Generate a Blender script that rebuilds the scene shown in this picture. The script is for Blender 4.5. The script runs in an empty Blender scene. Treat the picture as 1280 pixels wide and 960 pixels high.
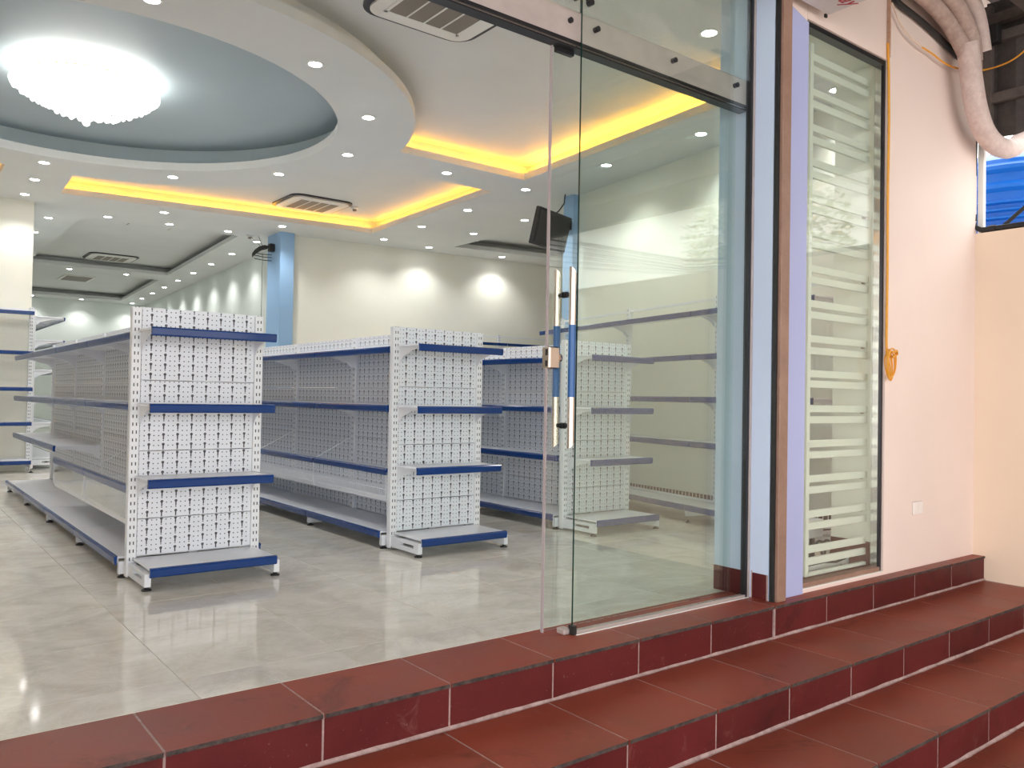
import bpy, bmesh, math, random
from mathutils import Vector, Matrix
from mathutils.geometry import tessellate_polygon
random.seed(7)
S = bpy.context.scene
COL = S.collection
PI = math.pi

# ------------------------------------------------------------------ camera
cam = bpy.data.cameras.new('camera'); camo = bpy.data.objects.new('camera', cam); COL.objects.link(camo)
rt, up, fw = Vector((.78886, -.61432, .01745)), Vector((-.02451, -.00308, .99969)), Vector((.61408, .78905, .01748))
mw = Matrix.Identity(4)
for i in range(3):
    mw[i][0], mw[i][1], mw[i][2] = rt[i], up[i], -fw[i]
mw.translation = (0, 0, 1.05)
camo.matrix_world = mw
cam.sensor_width = 36; cam.lens = 28.884; cam.clip_start = .05; cam.clip_end = 200
S.camera = camo

# ------------------------------------------------------------------ world and exposure
wd = bpy.data.worlds.new('sky'); S.world = wd; wd.use_nodes = True
bg = wd.node_tree.nodes['Background']
bg.inputs[0].default_value = (1.0, .975, .95, 1); bg.inputs[1].default_value = 3.3
S.view_settings.view_transform = 'Standard'; S.view_settings.look = 'None'
S.view_settings.gamma = 1; S.view_settings.use_curve_mapping = False
S.view_settings.exposure = 0.35
S.cycles.max_bounces = 10; S.cycles.diffuse_bounces = 5; S.cycles.glossy_bounces = 5
S.cycles.transparent_max_bounces = 32; S.cycles.sample_clamp_indirect = 6
SPOT_W = 36.0          # each downlight
CHANDELIER_E = 11.0
LED_E = 21.0

# ------------------------------------------------------------------ materials
class NT:
    def __init__(s, name):
        s.m = bpy.data.materials.new(name); s.m.use_nodes = True
        s.t = s.m.node_tree; s.n = s.t.nodes; s.l = s.t.links
        s.p = s.n['Principled BSDF']; s.out = s.n['Material Output']
    def new(s, ty, **kw):
        nd = s.n.new(ty)
        for k, v in kw.items(): setattr(nd, k, v)
        return nd
    def put(s, sock, v):
        if isinstance(v, bpy.types.NodeSocket): s.l.new(v, sock)
        else: sock.default_value = v
    def mth(s, op, a, b=None, c=None):
        nd = s.new('ShaderNodeMath', operation=op)
        for i, v in enumerate((a, b, c)):
            if v is not None: s.put(nd.inputs[i], v)
        return nd.outputs[0]
    def mix(s, f, a, b):
        nd = s.new('ShaderNodeMix', data_type='RGBA')
        s.put(nd.inputs[0], f); s.put(nd.inputs[6], a); s.put(nd.inputs[7], b)
        return nd.outputs[2]
    def obj(s): return s.new('ShaderNodeTexCoord').outputs['Object']
    def pos(s): return s.new('ShaderNodeNewGeometry').outputs['Position']
    def xyz(s, v):
        nd = s.new('ShaderNodeSeparateXYZ'); s.l.new(v, nd.inputs[0]); return nd.outputs
    def noise(s, v, scale, detail=4, rough=.55, dist=0):
        nd = s.new('ShaderNodeTexNoise'); s.l.new(v, nd.inputs['Vector'])
        nd.inputs['Scale'].default_value = scale; nd.inputs['Detail'].default_value = detail
        nd.inputs['Roughness'].default_value = rough; nd.inputs['Distortion'].default_value = dist
        return nd.outputs['Fac']
    def ramp(s, f, *stops):
        nd = s.new('ShaderNodeValToRGB'); s.l.new(f, nd.inputs[0]); e = nd.color_ramp.elements
        while len(e) < len(stops): e.new(.5)
        for i, (p, c) in enumerate(stops):
            e[i].position = p; e[i].color = (*c, 1) if len(c) == 3 else c
        return nd.outputs[0]
    def bump(s, h, st, dist=.01):
        nd = s.new('ShaderNodeBump'); nd.inputs['Strength'].default_value = st; nd.inputs['Distance'].default_value = dist
        s.l.new(h, nd.inputs['Height']); s.l.new(nd.outputs[0], s.p.inputs['Normal'])
    def base(s, c): s.put(s.p.inputs['Base Color'], c if isinstance(c, bpy.types.NodeSocket) else (*c, 1))
    def rough(s, r): s.put(s.p.inputs['Roughness'], r)

def simple(name, c, r=.5, metal=0, var=0.0, scale=3, spec=None):
    t = NT(name); t.rough(r); t.p.inputs['Metallic'].default_value = metal
    if spec is not None: t.p.inputs['Specular IOR Level'].default_value = spec
    if var:
        f = t.noise(t.pos(), scale)
        t.base(t.ramp(f, (.3, tuple(x * (1 - var) for x in c)), (.7, tuple(min(1, x * (1 + var)) for x in c))))
    else: t.base(c)
    return t.m

def emis(name, c, e, r=.4):
    t = NT(name); t.base((.8, .8, .8)); t.rough(r)
    t.p.inputs['Emission Color'].default_value = (*c, 1); t.p.inputs['Emission Strength'].default_value = e
    return t.m

def holes(t, mask):      # real see-through holes cut by a procedural mask
    tr = t.new('ShaderNodeBsdfTransparent'); mx = t.new('ShaderNodeMixShader')
    t.l.new(mask, mx.inputs[0]); t.l.new(t.p.outputs[0], mx.inputs[1]); t.l.new(tr.outputs[0], mx.inputs[2])
    t.l.new(mx.outputs[0], t.out.inputs[0])

def peg_material():
    t = NT('perforated_white_steel'); t.base((.73, .76, .82)); t.rough(.32)
    x, y, z = t.xyz(t.obj())
    def cell(v, p): return t.mth('MULTIPLY', t.mth('SUBTRACT', t.mth('FRACT', t.mth('ADD', t.mth('DIVIDE', v, p), 200.0)), .5), p)
    def rr(a, b): return t.mth('SQRT', t.mth('ADD', t.mth('MULTIPLY', a, a), t.mth('MULTIPLY', b, b)))
    kx, kz = cell(x, .078), cell(z, .056)
    circ = t.mth('LESS_THAN', rr(kx, t.mth('SUBTRACT', kz, .006)), .0082)
    slot = t.mth('MULTIPLY', t.mth('LESS_THAN', t.mth('ABSOLUTE', kx), .0036), t.mth('LESS_THAN', t.mth('ABSOLUTE', t.mth('ADD', kz, .008)), .014))
    dx, dz = cell(x, .026), cell(z, .028)
    dot = t.mth('LESS_THAN', rr(dx, t.mth('SUBTRACT', t.mth('ABSOLUTE', dz), .014)), .0036)
    m = t.mth('MAXIMUM', t.mth('MAXIMUM', circ, slot), dot)
    holes(t, m); return t.m

def slot_material(name='slotted_white_upright', c=(.76, .78, .82)):
    t = NT(name); t.rough(.3)
    x, y, z = t.xyz(t.obj())
    a = t.mth('ABSOLUTE', t.mth('SUBTRACT', t.mth('FRACT', t.mth('DIVIDE', z, .0445)), .5))
    b = t.mth('LESS_THAN', t.mth('ABSOLUTE', t.mth('SUBTRACT', t.mth('ABSOLUTE', y), .0095)), .0030)
    m = t.mth('MULTIPLY', t.mth('LESS_THAN', a, .21), b)
    t.base(t.mix(m, (*c, 1), (.02, .02, .025, 1)))  # slots are painted on, the dark of the tube inside put into the colour
    return t.m

def mesh_material():
    t = NT('white_wire_mesh'); t.base((.80, .80, .76)); t.rough(.4)
    x, y, z = t.xyz(t.obj())
    def ln(v): return t.mth('GREATER_THAN', t.mth('ABSOLUTE', t.mth('SUBTRACT', t.mth('FRACT', t.mth('ADD', t.mth('DIVIDE', v, .05), 100.0)), .5)), .455)
    m = t.mth('SUBTRACT', 1.0, t.mth('MAXIMUM', ln(x), ln(z)))
    holes(t, m); return t.m

def glass_material(name, tint, dust=0.0, f0=.05):
    t = NT(name)
    g = t.new('ShaderNodeNewGeometry')
    dp = t.new('ShaderNodeVectorMath', operation='DOT_PRODUCT')
    t.l.new(g.outputs['Incoming'], dp.inputs[0]); t.l.new(g.outputs['Normal'], dp.inputs[1])
    c = t.mth('SUBTRACT', 1.0, t.mth('MINIMUM', t.mth('ABSOLUTE', dp.outputs['Value']), 1.0))
    fr = t.mth('ADD', f0, t.mth('MULTIPLY', 1 - f0, t.mth('POWER', c, 5.0)))
    tr = t.new('ShaderNodeBsdfTransparent'); tr.inputs[0].default_value = (*tint, 1)
    gl = t.new('ShaderNodeBsdfGlossy'); gl.inputs['Roughness'].default_value = 0.0; gl.inputs[0].default_value = (1, 1, 1, 1)
    mx = t.new('ShaderNodeMixShader'); t.l.new(fr, mx.inputs[0]); t.l.new(tr.outputs[0], mx.inputs[1]); t.l.new(gl.outputs[0], mx.inputs[2])
    o = mx.outputs[0]
    if dust:
        df = t.new('ShaderNodeBsdfDiffuse'); df.inputs[0].default_value = (.8, .8, .76, 1)
        m2 = t.new('ShaderNodeMixShader')
        n = t.ramp(t.noise(t.pos(), 3.0, 6, .6), (.35, (0, 0, 0)), (.8, (dust, dust, dust)))
        t.l.new(n, m2.inputs[0]); t.l.new(o, m2.inputs[1]); t.l.new(df.outputs[0], m2.inputs[2]); o = m2.outputs[0]
    t.l.new(o, t.out.inputs[0]); return t.m

def red_tile(name, c0, c1, rough0):
    t = NT(name)
    oi = t.new('ShaderNodeObjectInfo')
    p = t.pos()
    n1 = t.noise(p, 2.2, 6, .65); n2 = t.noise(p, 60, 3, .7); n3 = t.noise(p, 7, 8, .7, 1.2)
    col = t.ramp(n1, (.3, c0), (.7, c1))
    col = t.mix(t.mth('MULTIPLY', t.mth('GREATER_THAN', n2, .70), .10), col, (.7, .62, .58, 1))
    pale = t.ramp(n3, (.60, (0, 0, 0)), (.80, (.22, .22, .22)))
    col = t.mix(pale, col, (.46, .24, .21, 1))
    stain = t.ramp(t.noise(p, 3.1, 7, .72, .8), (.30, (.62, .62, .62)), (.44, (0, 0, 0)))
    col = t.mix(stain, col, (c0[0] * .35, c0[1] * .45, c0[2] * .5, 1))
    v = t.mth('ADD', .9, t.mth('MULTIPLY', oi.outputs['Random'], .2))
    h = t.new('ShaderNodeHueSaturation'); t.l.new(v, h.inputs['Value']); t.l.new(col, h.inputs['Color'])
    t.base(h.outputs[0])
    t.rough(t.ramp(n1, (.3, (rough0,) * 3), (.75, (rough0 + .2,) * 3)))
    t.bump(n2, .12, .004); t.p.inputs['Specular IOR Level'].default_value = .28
    return t.m

def marble():
    t = NT('polished_marble_tile')
    oi = t.new('ShaderNodeObjectInfo')
    mp = t.new('ShaderNodeVectorMath', operation='ADD'); t.l.new(t.obj(), mp.inputs[0])
    cm = t.new('ShaderNodeCombineXYZ')
    t.l.new(t.mth('MULTIPLY', oi.outputs['Random'], 40.0), cm.inputs[0]); t.l.new(t.mth('MULTIPLY', oi.outputs['Random'], 91.0), cm.inputs[1])
    t.l.new(cm.outputs[0], mp.inputs[1])
    sc = t.new('ShaderNodeVectorMath', operation='MULTIPLY'); t.l.new(mp.outputs[0], sc.inputs[0]); sc.inputs[1].default_value = (1.25, 1.6, 1)
    n = t.noise(sc.outputs[0], 1.7, 7, .6, 1.6); n2 = t.noise(sc.outputs[0], 3.6, 5, .6, 2.4)
    c = t.ramp(n, (.28, (.56, .53, .46)), (.48, (.66, .63, .56)), (.70, (.77, .75, .69)))
    c = t.mix(t.ramp(n2, (.48, (0, 0, 0)), (.53, (.30, .30, .30)), (.58, (0, 0, 0))), c, (.82, .80, .75, 1))
    t.base(c); t.rough(.07); t.p.inputs['Specular IOR Level'].default_value = .6
    return t.m

def paint(name, c, r=.6, grime=None, var=.03):
    t = NT(name); n = t.noise(t.pos(), 1.3, 5)
    col = t.ramp(n, (.3, tuple(x * (1 - var) for x in c)), (.7, tuple(min(1, x * (1 + var)) for x in c)))
    t.base(col); t.rough(r); t.bump(t.noise(t.pos(), 90, 2), .05, .003)
    return t.m

def stained(name, a, b, r=.8, scale=14):
    t = NT(name); n = t.noise(t.pos(), scale, 8, .75)
    t.base(t.ramp(n, (.38, a), (.62, b))); t.rough(r); return t.m

MT = dict(
    ceil=paint('white_ceiling_paint', (.66, .67, .66), .65),
    blue_ceil=paint('dusty_blue_ceiling_paint', (.36, .43, .47), .6),
    wall_in=paint('cream_wall_paint', (.82, .82, .74), .55),
    wall_grey=paint('pale_green_grey_wall_paint', (.74, .79, .76), .5),
    wall_pink=paint('pale_pink_wall_paint', (.84, .70, .64), .65),
    wall_peach=paint('peach_wall_paint', (.86, .70, .55), .65),
    periw=paint('periwinkle_paint', (.42, .46, .74), .55),
    blue_lt=paint('light_blue_paint', (.52, .62, .80), .5),
    blue_col=paint('sky_blue_column_paint', (.28, .46, .70), .4),
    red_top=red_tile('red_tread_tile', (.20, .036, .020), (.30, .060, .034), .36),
    red_face=red_tile('shaded_red_tile', (.075, .007, .008), (.115, .012, .012), .42),  # darker copy of the tread red, with the risers' shade in its colour
    worn=stained('worn_tile_edge', (.018, .014, .013), (.085, .058, .052), .8, 26),
    grout=stained('pale_cement_grout', (.29, .19, .18), (.45, .33, .31), .9, 20),
    grout_floor=simple('floor_grout', (.36, .34, .30), .6),
    marble=marble(),
    concrete=stained('yard_concrete', (.36, .33, .30), (.50, .47, .43), .9, 3),
    steel=simple('polished_steel', (.74, .71, .68), .16, 1.0),
    steel_br=simple('brushed_steel', (.50, .43, .41), .42, .25, .08, 9),
    chrome_warm=simple('satin_chrome', (.55, .47, .42), .24, 1.0),
    dark=simple('black_rubber', (.012, .012, .013), .5),
    darkmetal=simple('dark_metal', (.035, .035, .04), .3, .6),
    white=simple('white_powder_coat', (.76, .78, .83), .3),
    white_w=simple('white_enamel', (.82, .83, .80), .35),
    rail=simple('blue_price_rail', (.004, .040, .19), .16),
    peg=peg_material(), slot=slot_material(), wire=mesh_material(),
    glass=glass_material('clear_green_glass', (.950, .985, .966), 0, .050),
    glass_up=glass_material('dusty_green_glass', (.955, .985, .965), .10, .06),
    glass_edge=simple('dark_green_glass_edge', (.01, .04, .035), .1),
    glass_edge_lt=simple('pale_glass_edge_strip', (.40, .35, .36), .25),
    acrylic=glass_material('clear_acrylic', (.93, .95, .95), .06, .05),
    grille=simple('ivory_grille_paint', (.80, .80, .73), .4),
    brown=stained('brown_shutter_rail', (.26, .15, .11), (.33, .20, .15), .5, 5),
    sleeve=simple('blue_handle_film', (.012, .10, .32), .3),
    led=emis('amber_led_strip', (1, .42, .035), LED_E),
    lens=emis('downlight_lens', (1, .98, .97), 30.0),
    chand=emis('chandelier_glow', (1, .97, .90), CHANDELIER_E),
    crystal=emis('self_lit_crystal', (1, .97, .92), 2.2, .05),  # drops are no lamps; a glow of their own makes them look lit
    gold=simple('warm_gilt_metal', (.75, .52, .25), .25, 1.0),
    ac_white=simple('cassette_white_plastic', (.78, .77, .74), .45),
    ac_grille=simple('cassette_grille_plastic', (.22, .19, .165), .6),
    corr=stained('dark_corrugated_sheet', (.055, .044, .042), (.09, .075, .07), .75, 6),
    beam=stained('grey_brown_beam', (.085, .068, .062), (.13, .105, .095), .8, 7),
    wrap=stained('pale_pink_wrap_tape', (.58, .45, .42), (.70, .57, .53), .7, 18),
    foam=stained('dull_pipe_foam', (.40, .29, .25), (.54, .41, .36), .85, 16),
    tank=simple('blue_tank_plastic', (.006, .13, .55), .3),
    cord=simple('orange_cable', (.80, .36, .03), .5),
    cordlt=simple('pale_cable', (.78, .62, .50), .6),
    conduit=stained('rusty_conduit', (.50, .30, .20), (.62, .42, .32), .7, 20),
    hole_shade=simple('panel_hole_shade', (.11, .11, .125), .7),  # dark filler colour standing in for shade inside the boards
    screen=simple('black_tv_screen', (.008, .008, .010), .08),
    bark=stained('bark', (.18, .13, .09), (.28, .21, .15), .9, 9),
    leaf=simple('pale_leaves', (.40, .44, .24), .6, 0, .2, 4),
    redink=simple('red_lettering', (.42, .03, .04), .6),
    blueink=simple('navy_mark', (.02, .05, .12), .6),
    vinyl=stained('grey_white_vinyl', (.62, .56, .55), (.70, .65, .63), .6, 4),
    plate=simple('switch_plate', (.84, .78, .75), .4),
    roof=stained('far_wall', (.86, .85, .82), (.92, .91, .89), .9, 2),
)

# ------------------------------------------------------------------ mesh helpers
class MB:
    def __init__(s): s.v = []; s.f = []; s.mi = []
    def add(s, vs, fs, mi=0):
        o = len(s.v); s.v += [tuple(p) for p in vs]
        for f in fs: s.f.append(tuple(o + i for i in f)); s.mi.append(mi)
        return s
    def box(s, x0, x1, y0, y1, z0, z1, mi=0, fmi=None):
        v = [(x0, y0, z0), (x1, y0, z0), (x1, y1, z0), (x0, y1, z0), (x0, y0, z1), (x1, y0, z1), (x1, y1, z1), (x0, y1, z1)]
        fs = [(0, 3, 2, 1), (4, 5, 6, 7), (0, 1, 5, 4), (1, 2, 6, 5), (2, 3, 7, 6), (3, 0, 4, 7)]   # bottom top front right back left
        for i, f in enumerate(fs): s.add(v, [], 0) if False else None
        o = len(s.v); s.v += v
        for i, f in enumerate(fs):
            s.f.append(tuple(o + k for k in f)); s.mi.append(fmi.get(i, mi) if fmi else mi)
        return s
    def cbox(s, x0, x1, y0, y1, z0, z1, c=.004, mi=0):          # box with chamfered vertical and top edges
        lo = [(x0 + c, y0), (x1 - c, y0), (x1, y0 + c), (x1, y1 - c), (x1 - c, y1), (x0 + c, y1), (x0, y1 - c), (x0, y0 + c)]
        cx, cy = (x0 + x1) / 2, (y0 + y1) / 2
        def ins(p): return (p[0] + (c if p[0] < cx else -c) * .7, p[1] + (c if p[1] < cy else -c) * .7)
        rings = [[(*ins(p), z0) for p in lo], [(*p, z0 + c) for p in lo], [(*p, z1 - c) for p in lo], [(*ins(p), z1) for p in lo]]
        vs = [q for r in rings for q in r]; fs = [tuple(range(7, -1, -1)), tuple(range(24, 32))]
        for k in range(3):
            for i in range(8): fs.append((k * 8 + i, k * 8 + (i + 1) % 8, k * 8 + 8 + (i + 1) % 8, k * 8 + 8 + i))
        return s.add(vs, fs, mi)
    def prism(s, poly, a, b, axis='y', mi=0):                     # extrude polygon; axis y: poly=(x,z); axis x: poly=(y,z); axis z: poly=(x,y)
        n = len(poly)
        def mk(p, t): return (p[0], t, p[1]) if axis == 'y' else ((t, p[0], p[1]) if axis == 'x' else (p[0], p[1], t))
        vs = [mk(p, a) for p in poly] + [mk(p, b) for p in poly]
        fs = [tuple(range(n)), tuple(range(2 * n - 1, n - 1, -1))] + [(i, n + i, n + (i + 1) % n, (i + 1) % n) for i in range(n)]
        return s.add(vs, fs, mi)
    def tube(s, pts, r, seg=8, mi=0, cap=True):
        pts = [Vector(p) for p in pts]; n = len(pts); vs = []; fs = []
        rs = r if isinstance(r, (list, tuple)) else [r] * n
        prev = None
        for i, p in enumerate(pts):
            d = (pts[min(i + 1, n - 1)] - pts[max(i - 1, 0)]).normalized()
            if prev is None:
                a = d.cross(Vector((0, 0, 1)));
                if a.length < .01: a = d.cross(Vector((1, 0, 0)))
            else: a = prev - d * prev.dot(d)
            a.normalize(); prev = a; b = d.cross(a)
            for k in range(seg):
                t = 2 * PI * k / seg; vs.append(p + (a * math.cos(t) + b * math.sin(t)) * rs[i])
        for i in range(n - 1):
            for k in range(seg): fs.append((i * seg + k, i * seg + (k + 1) % seg, (i + 1) * seg + (k + 1) % seg, (i + 1) * seg + k))
        if cap: fs += [tuple(range(seg - 1, -1, -1)), tuple(range((n - 1) * seg, n * seg))]
        return s.add(vs, fs, mi)
    def lathe(s, prof, c=(0, 0, 0), seg=24, mi=0):                # prof: (r, z)
        vs = []; fs = []; n = len(prof)
        for r, z in prof:
            for k in range(seg):
                t = 2 * PI * k / seg; vs.append((c[0] + r * math.cos(t), c[1] + r * math.sin(t), c[2] + z))
        for i in range(n - 1):
            for k in range(seg): fs.append((i * seg + k, i * seg + (k + 1) % seg, (i + 1) * seg + (k + 1) % seg, (i + 1) * seg + k))
        fs += [tuple(range(seg - 1, -1, -1)), tuple(range((n - 1) * seg, n * seg))]
        return s.add(vs, fs, mi)
    def sphere(s, c, r, seg=10, rings=6, mi=0, sz=1):
        return s.lathe([(max(.0005, r * math.sin(PI * i / rings)), -r * sz * math.cos(PI * i / rings)) for i in range(rings + 1)], c, seg, mi)
    def mesh(s, name, mats, smooth=False):
        me = bpy.data.meshes.new(name); me.from_pydata(s.v, [], s.f)
        for m in (mats if isinstance(mats, (list, tuple)) else [mats]): me.materials.append(m)
        for p, i in zip(me.polygons, s.mi): p.material_index = i
        bm = bmesh.new(); bm.from_mesh(me); bmesh.ops.recalc_face_normals(bm, faces=bm.faces); bm.to_mesh(me); bm.free()
        if smooth:
            me.polygons.foreach_set('use_smooth', [True] * len(me.polygons))
            try: me.set_sharp_from_angle(angle=.7)
            except Exception: pass
        me.update(); return me
    def build(s, name, mats, parent=None, smooth=False, loc=None):
        return link(name, s.mesh(name, mats, smooth), parent, loc)

def link(name, me, parent=None, loc=None, rz=0):
    o = bpy.data.objects.new(name, me); COL.objects.link(o)
    if parent: o.parent = parent
    if loc: o.location = loc
    if rz: o.rotation_euler.z = rz
    return o
def tag(o, label, cat, group=None):
    o['label'] = label; o['category'] = cat
    if group: o['group'] = group
    return o
def thing(name, label, cat, loc=(0, 0, 0), rz=0, group=None):
    o = bpy.data.objects.new(name, None); COL.objects.link(o); o.location = loc; o.rotation_euler.z = rz
    return tag(o, label, cat, group)
def struct(o, label, cat='structure'):
    o['kind'] = 'structure'; o['label'] = label; o['category'] = cat; return o
def copy_tree(o, parent=None):
    c = o.copy(); COL.objects.link(c)
    if parent: c.parent = parent
    for ch in list(o.children): copy_tree(ch, c)
    return c

# ------------------------------------------------------------------ walls
ZC = 3.52
def wall_seg(name, a, b, th, z0, z1, m, label):
    """vertical slab from a to b (plan), thickness th to the right of a->b"""
    a = Vector((*a, 0)); b = Vector((*b, 0)); d = (b - a).normalized(); n = Vector((d.y, -d.x, 0)) * th
    mb = MB().prism([(p.x, p.y) for p in (a, b, b + n, a + n)], z0, z1, 'z')
    return struct(mb.build(name, m), label, 'wall')

ANG = math.radians(-11)
wr_a, wr_b = (6.10, 2.95), (6.72, 7.50)
wr = wall_seg('wall_right', wr_a, wr_b, .14, 0, ZC + .02, MT['wall_in'], 'cream interior wall behind the right hand shelving')
MB().prism([(6.095, 2.95), (6.715, 7.50), (6.702, 7.503), (6.082, 2.953)], 0, .15, 'z').build('skirting_tile', MT['red_face'], wr)
wall_seg('wall_alcove', (6.83, 7.49), (10.6, 7.0), .14, 0, ZC + .02, MT['wall_in'], 'cream wall of the recess beyond the right shelving')
wall_seg('wall_alcove_end', (10.6, 7.0), (10.6, 11.6), .14, 0, ZC + .02, MT['wall_in'], 'cream end wall of the right recess')
wall_seg('wall_back', (10.6, 11.56), (5.05, 12.16), .3, 0, ZC + .02, MT['wall_in'], 'cream back wall of the front sales room')
wall_seg('wall_left', (-3.2, 2.85), (-3.2, 12.4), -.14, 0, ZC + .02, MT['wall_in'], 'cream left wall of the sales room')
wall_seg('wall_left_back', (1.62, 12.36), (-3.2, 12.36), .2, 0, ZC + .02, MT['wall_in'], 'cream partition wall behind the left shelving')
wall_seg('wall_store_left', (1.62, 12.37), (1.62, 25.0), -.14, 0, ZC + .02, MT['wall_grey'], 'pale left wall of the rear sales room')
wall_seg('wall_store_right', (5.22, 12.2), (6.10, 25.0), .14, 0, ZC + .02, MT['wall_grey'], 'pale grey green right wall of the rear room with light scallops')
wall_seg('wall_store_back', (1.5, 25.0), (6.3, 25.0), -.14, 0, ZC + .02, MT['wall_grey'], 'pale grey green far wall of the rear room')
col = MB().cbox(4.83, 5.055, 11.98, 12.5, 0, ZC + .01, .008).build('column', MT['blue_col'])
struct(col, 'sky blue column where the front and rear rooms meet', 'column')
col2 = MB().cbox(6.60, 6.70, 7.34, 7.52, 0, ZC + .01, .004).build('column', MT['blue_col'])
struct(col2, 'narrow sky blue pilaster at the far end of the right wall behind the television', 'column')

# front wall (storefront) right of the glass, with its window opening
fwall = MB()
for x0, x1, z0, z1 in ((3.80, 4.069, -.03, 3.75), (4.953, 6.22, -.03, 3.75), (4.072, 4.95, 3.20, 3.75), (4.072, 4.95, -.03, .025)):
    fwall.box(x0, x1, 2.60, 2.95, z0, z1)
fwall.box(-3.2, 3.80, 2.62, 2.95, 3.46, 3.75)
fwall.box(-3.35, -1.0, 2.60, 2.95, -.03, 3.47)
fw_o = struct(fwall.build('wall_front', [MT['wall_pink']]), 'pale pink outer wall beside the glass shopfront', 'wall')
MB().box(3.770, 3.80, 2.602, 2.96, -.002, 3.46).build('reveal_face', MT['blue_lt'], fw_o)['label'] = 'light blue painted reveal beside the glass'
MB().box(3.7695, 3.7745, 2.615, 2.705, 0, .135).build('skirting_tile', MT['red_face'], fw_o)
MB().box(3.7685, 3.7745, 2.775, 2.961, 0, .135).build('skirting_tile', MT['red_face'], fw_o)
MB().box(3.7685, 3.7745, 2.705, 2.712, 0, .145).box(3.7685, 3.7745, 2.606, 2.615, 0, .135).build('skirting_grout', MT['grout'], fw_o)
pil = MB().add([(3.86, 2.592, 0), (4.072, 2.592, 0), (4.072, 2.592, 3.175), (3.98, 2.592, 3.20), (3.86, 2.592, 3.235), (3.86, 2.60, 0), (4.072, 2.60, 0), (4.072, 2.60, 3.175), (3.98, 2.60, 3.20), (3.86, 2.60, 3.235)],
         [(0, 1, 2, 3, 4), (9, 8, 7, 6, 5), (0, 5, 6, 1), (1, 6, 7, 2), (2, 7, 8, 3), (3, 8, 9, 4), (4, 9, 5, 0)])
pil.build('painted_pilaster', MT['periw'], fw_o)['label'] = 'periwinkle blue pilaster between shutter rail and window'
MB().cbox(4.934, 4.942, 2.575, 2.600, 3.21, 3.6, .002).build('wall_conduit', MT['conduit'], fw_o)
sr = thing('shutter_rail', 'brown metal roller shutter guide rail between the glass front and blue pilaster', 'shutter rail', (3.815, 2.585, 0))
MB().cbox(-.032, .045, -.03, .014, 0, 3.46, .003).build('channel', MT['brown'], sr)
MB().box(-.047, -.031, -.012, .012, 0, 3.46).build('slot', MT['dark'], sr)['label'] = 'dark guide slot'

# neighbour's side wall on the right
nb = struct(MB().box(6.20, 6.36, -7.0, 2.598, -.75, 2.285).build('wall_side', [MT['wall_peach']]), 'peach coloured side wall running out from the corner', 'wall')
MB().box(6.20, 6.36, 2.598, 2.75, -.75, 2.285).build('corner_return', MT['wall_pink'], nb)

# ------------------------------------------------------------------ floor
fl = MB(); fl.box(-3.34, 10.7, 2.885, 25.1, -.08, -.004)
floor = struct(fl.build('floor', [MT['grout_floor']]), 'polished marble tile floor of the shop', 'floor')
TS = .62; tx0, ty0 = .917, 3.12
tm = MB().cbox(-TS / 2 + .001, TS / 2 - .001, -TS / 2 + .001, TS / 2 - .001, -.006, 0, .0012).mesh('floor_tile', MT['marble'])
def tile_mesh(x0, x1, y0, y1, nm='floor_tile'):
    cx, cy = (x0 + x1) / 2, (y0 + y1) / 2
    me = MB().cbox(x0 - cx + .001, x1 - cx - .001, y0 - cy + .001, y1 - cy - .001, -.006, 0, .0012).mesh(nm, MT['marble'])
    return link(nm, me, floor, (cx, cy, 0))
ntile = 0
for i in range(-6, 16):
    x = tx0 + i * TS
    tile_mesh(x, x + TS, 2.886, ty0)
    for j in range(0, 15):
        y = ty0 + j * TS
        if ntile < 270 and x < 7.6 - (0 if y > 7.2 else 1.2):
            link('floor_tile', tm, floor, (x + TS / 2, y + TS / 2, 0)); ntile += 1
rest = MB()
for i in range(-6, 16):
    for j in range(0, 36):
        x, y = tx0 + i * TS, ty0 + j * TS
        if (j < 15 and not (x < 7.6 - (0 if y > 7.2 else 1.2))) or (j >= 15 and 1.0 < x < 6.2):
            rest.box(x + .001, x + TS - .001, y + .001, y + TS - .001, -.006, 0)
ro = rest.build('rear_floor_tiles', MT['marble'], floor); ro['kind'] = 'stuff'; ro['label'] = 'marble tiles of the rear room floor'

# ------------------------------------------------------------------ steps
steps = MB()
steps.box(-3.4, 6.2, 2.5246, 2.884, -1.0, -.0012).box(-3.4, 6.2, 2.0766, 2.5246, -1.0, -.1692).box(-3.4, 6.2, 1.6446, 2.0766, -1.0, -.3372)
st = struct(steps.build('front_steps', [MT['grout']]), 'red tiled entrance steps running along the shopfront', 'steps')
def step_row(z, ynose, yback, ph, n0, n1, riser_h):
    for k in range(n0, n1):
        x0 = ph + .5 * k; x1 = min(x0 + .5, 6.198)
        if x1 - x0 < .05: continue
        w = x1 - x0; g = .0042; dp = yback - ynose
        key = ('t', round(w, 3), round(dp, 3), round(riser_h, 3))
        if key not in _tm:
            t = MB().box(g, w - g, 0, dp - g, -.014, 0, 0, {2: 1})
            _tm[key] = t.mesh('tread_tile', [MT['red_top'], MT['worn']])
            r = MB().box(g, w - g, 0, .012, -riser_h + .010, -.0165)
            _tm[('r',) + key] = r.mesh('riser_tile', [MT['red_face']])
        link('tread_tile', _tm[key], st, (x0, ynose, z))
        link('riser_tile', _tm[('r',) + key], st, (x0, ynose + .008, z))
_tm = {}
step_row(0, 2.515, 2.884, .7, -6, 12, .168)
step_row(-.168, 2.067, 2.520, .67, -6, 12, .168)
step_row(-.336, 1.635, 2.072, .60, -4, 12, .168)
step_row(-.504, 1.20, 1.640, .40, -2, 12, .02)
fil = MB()
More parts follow.
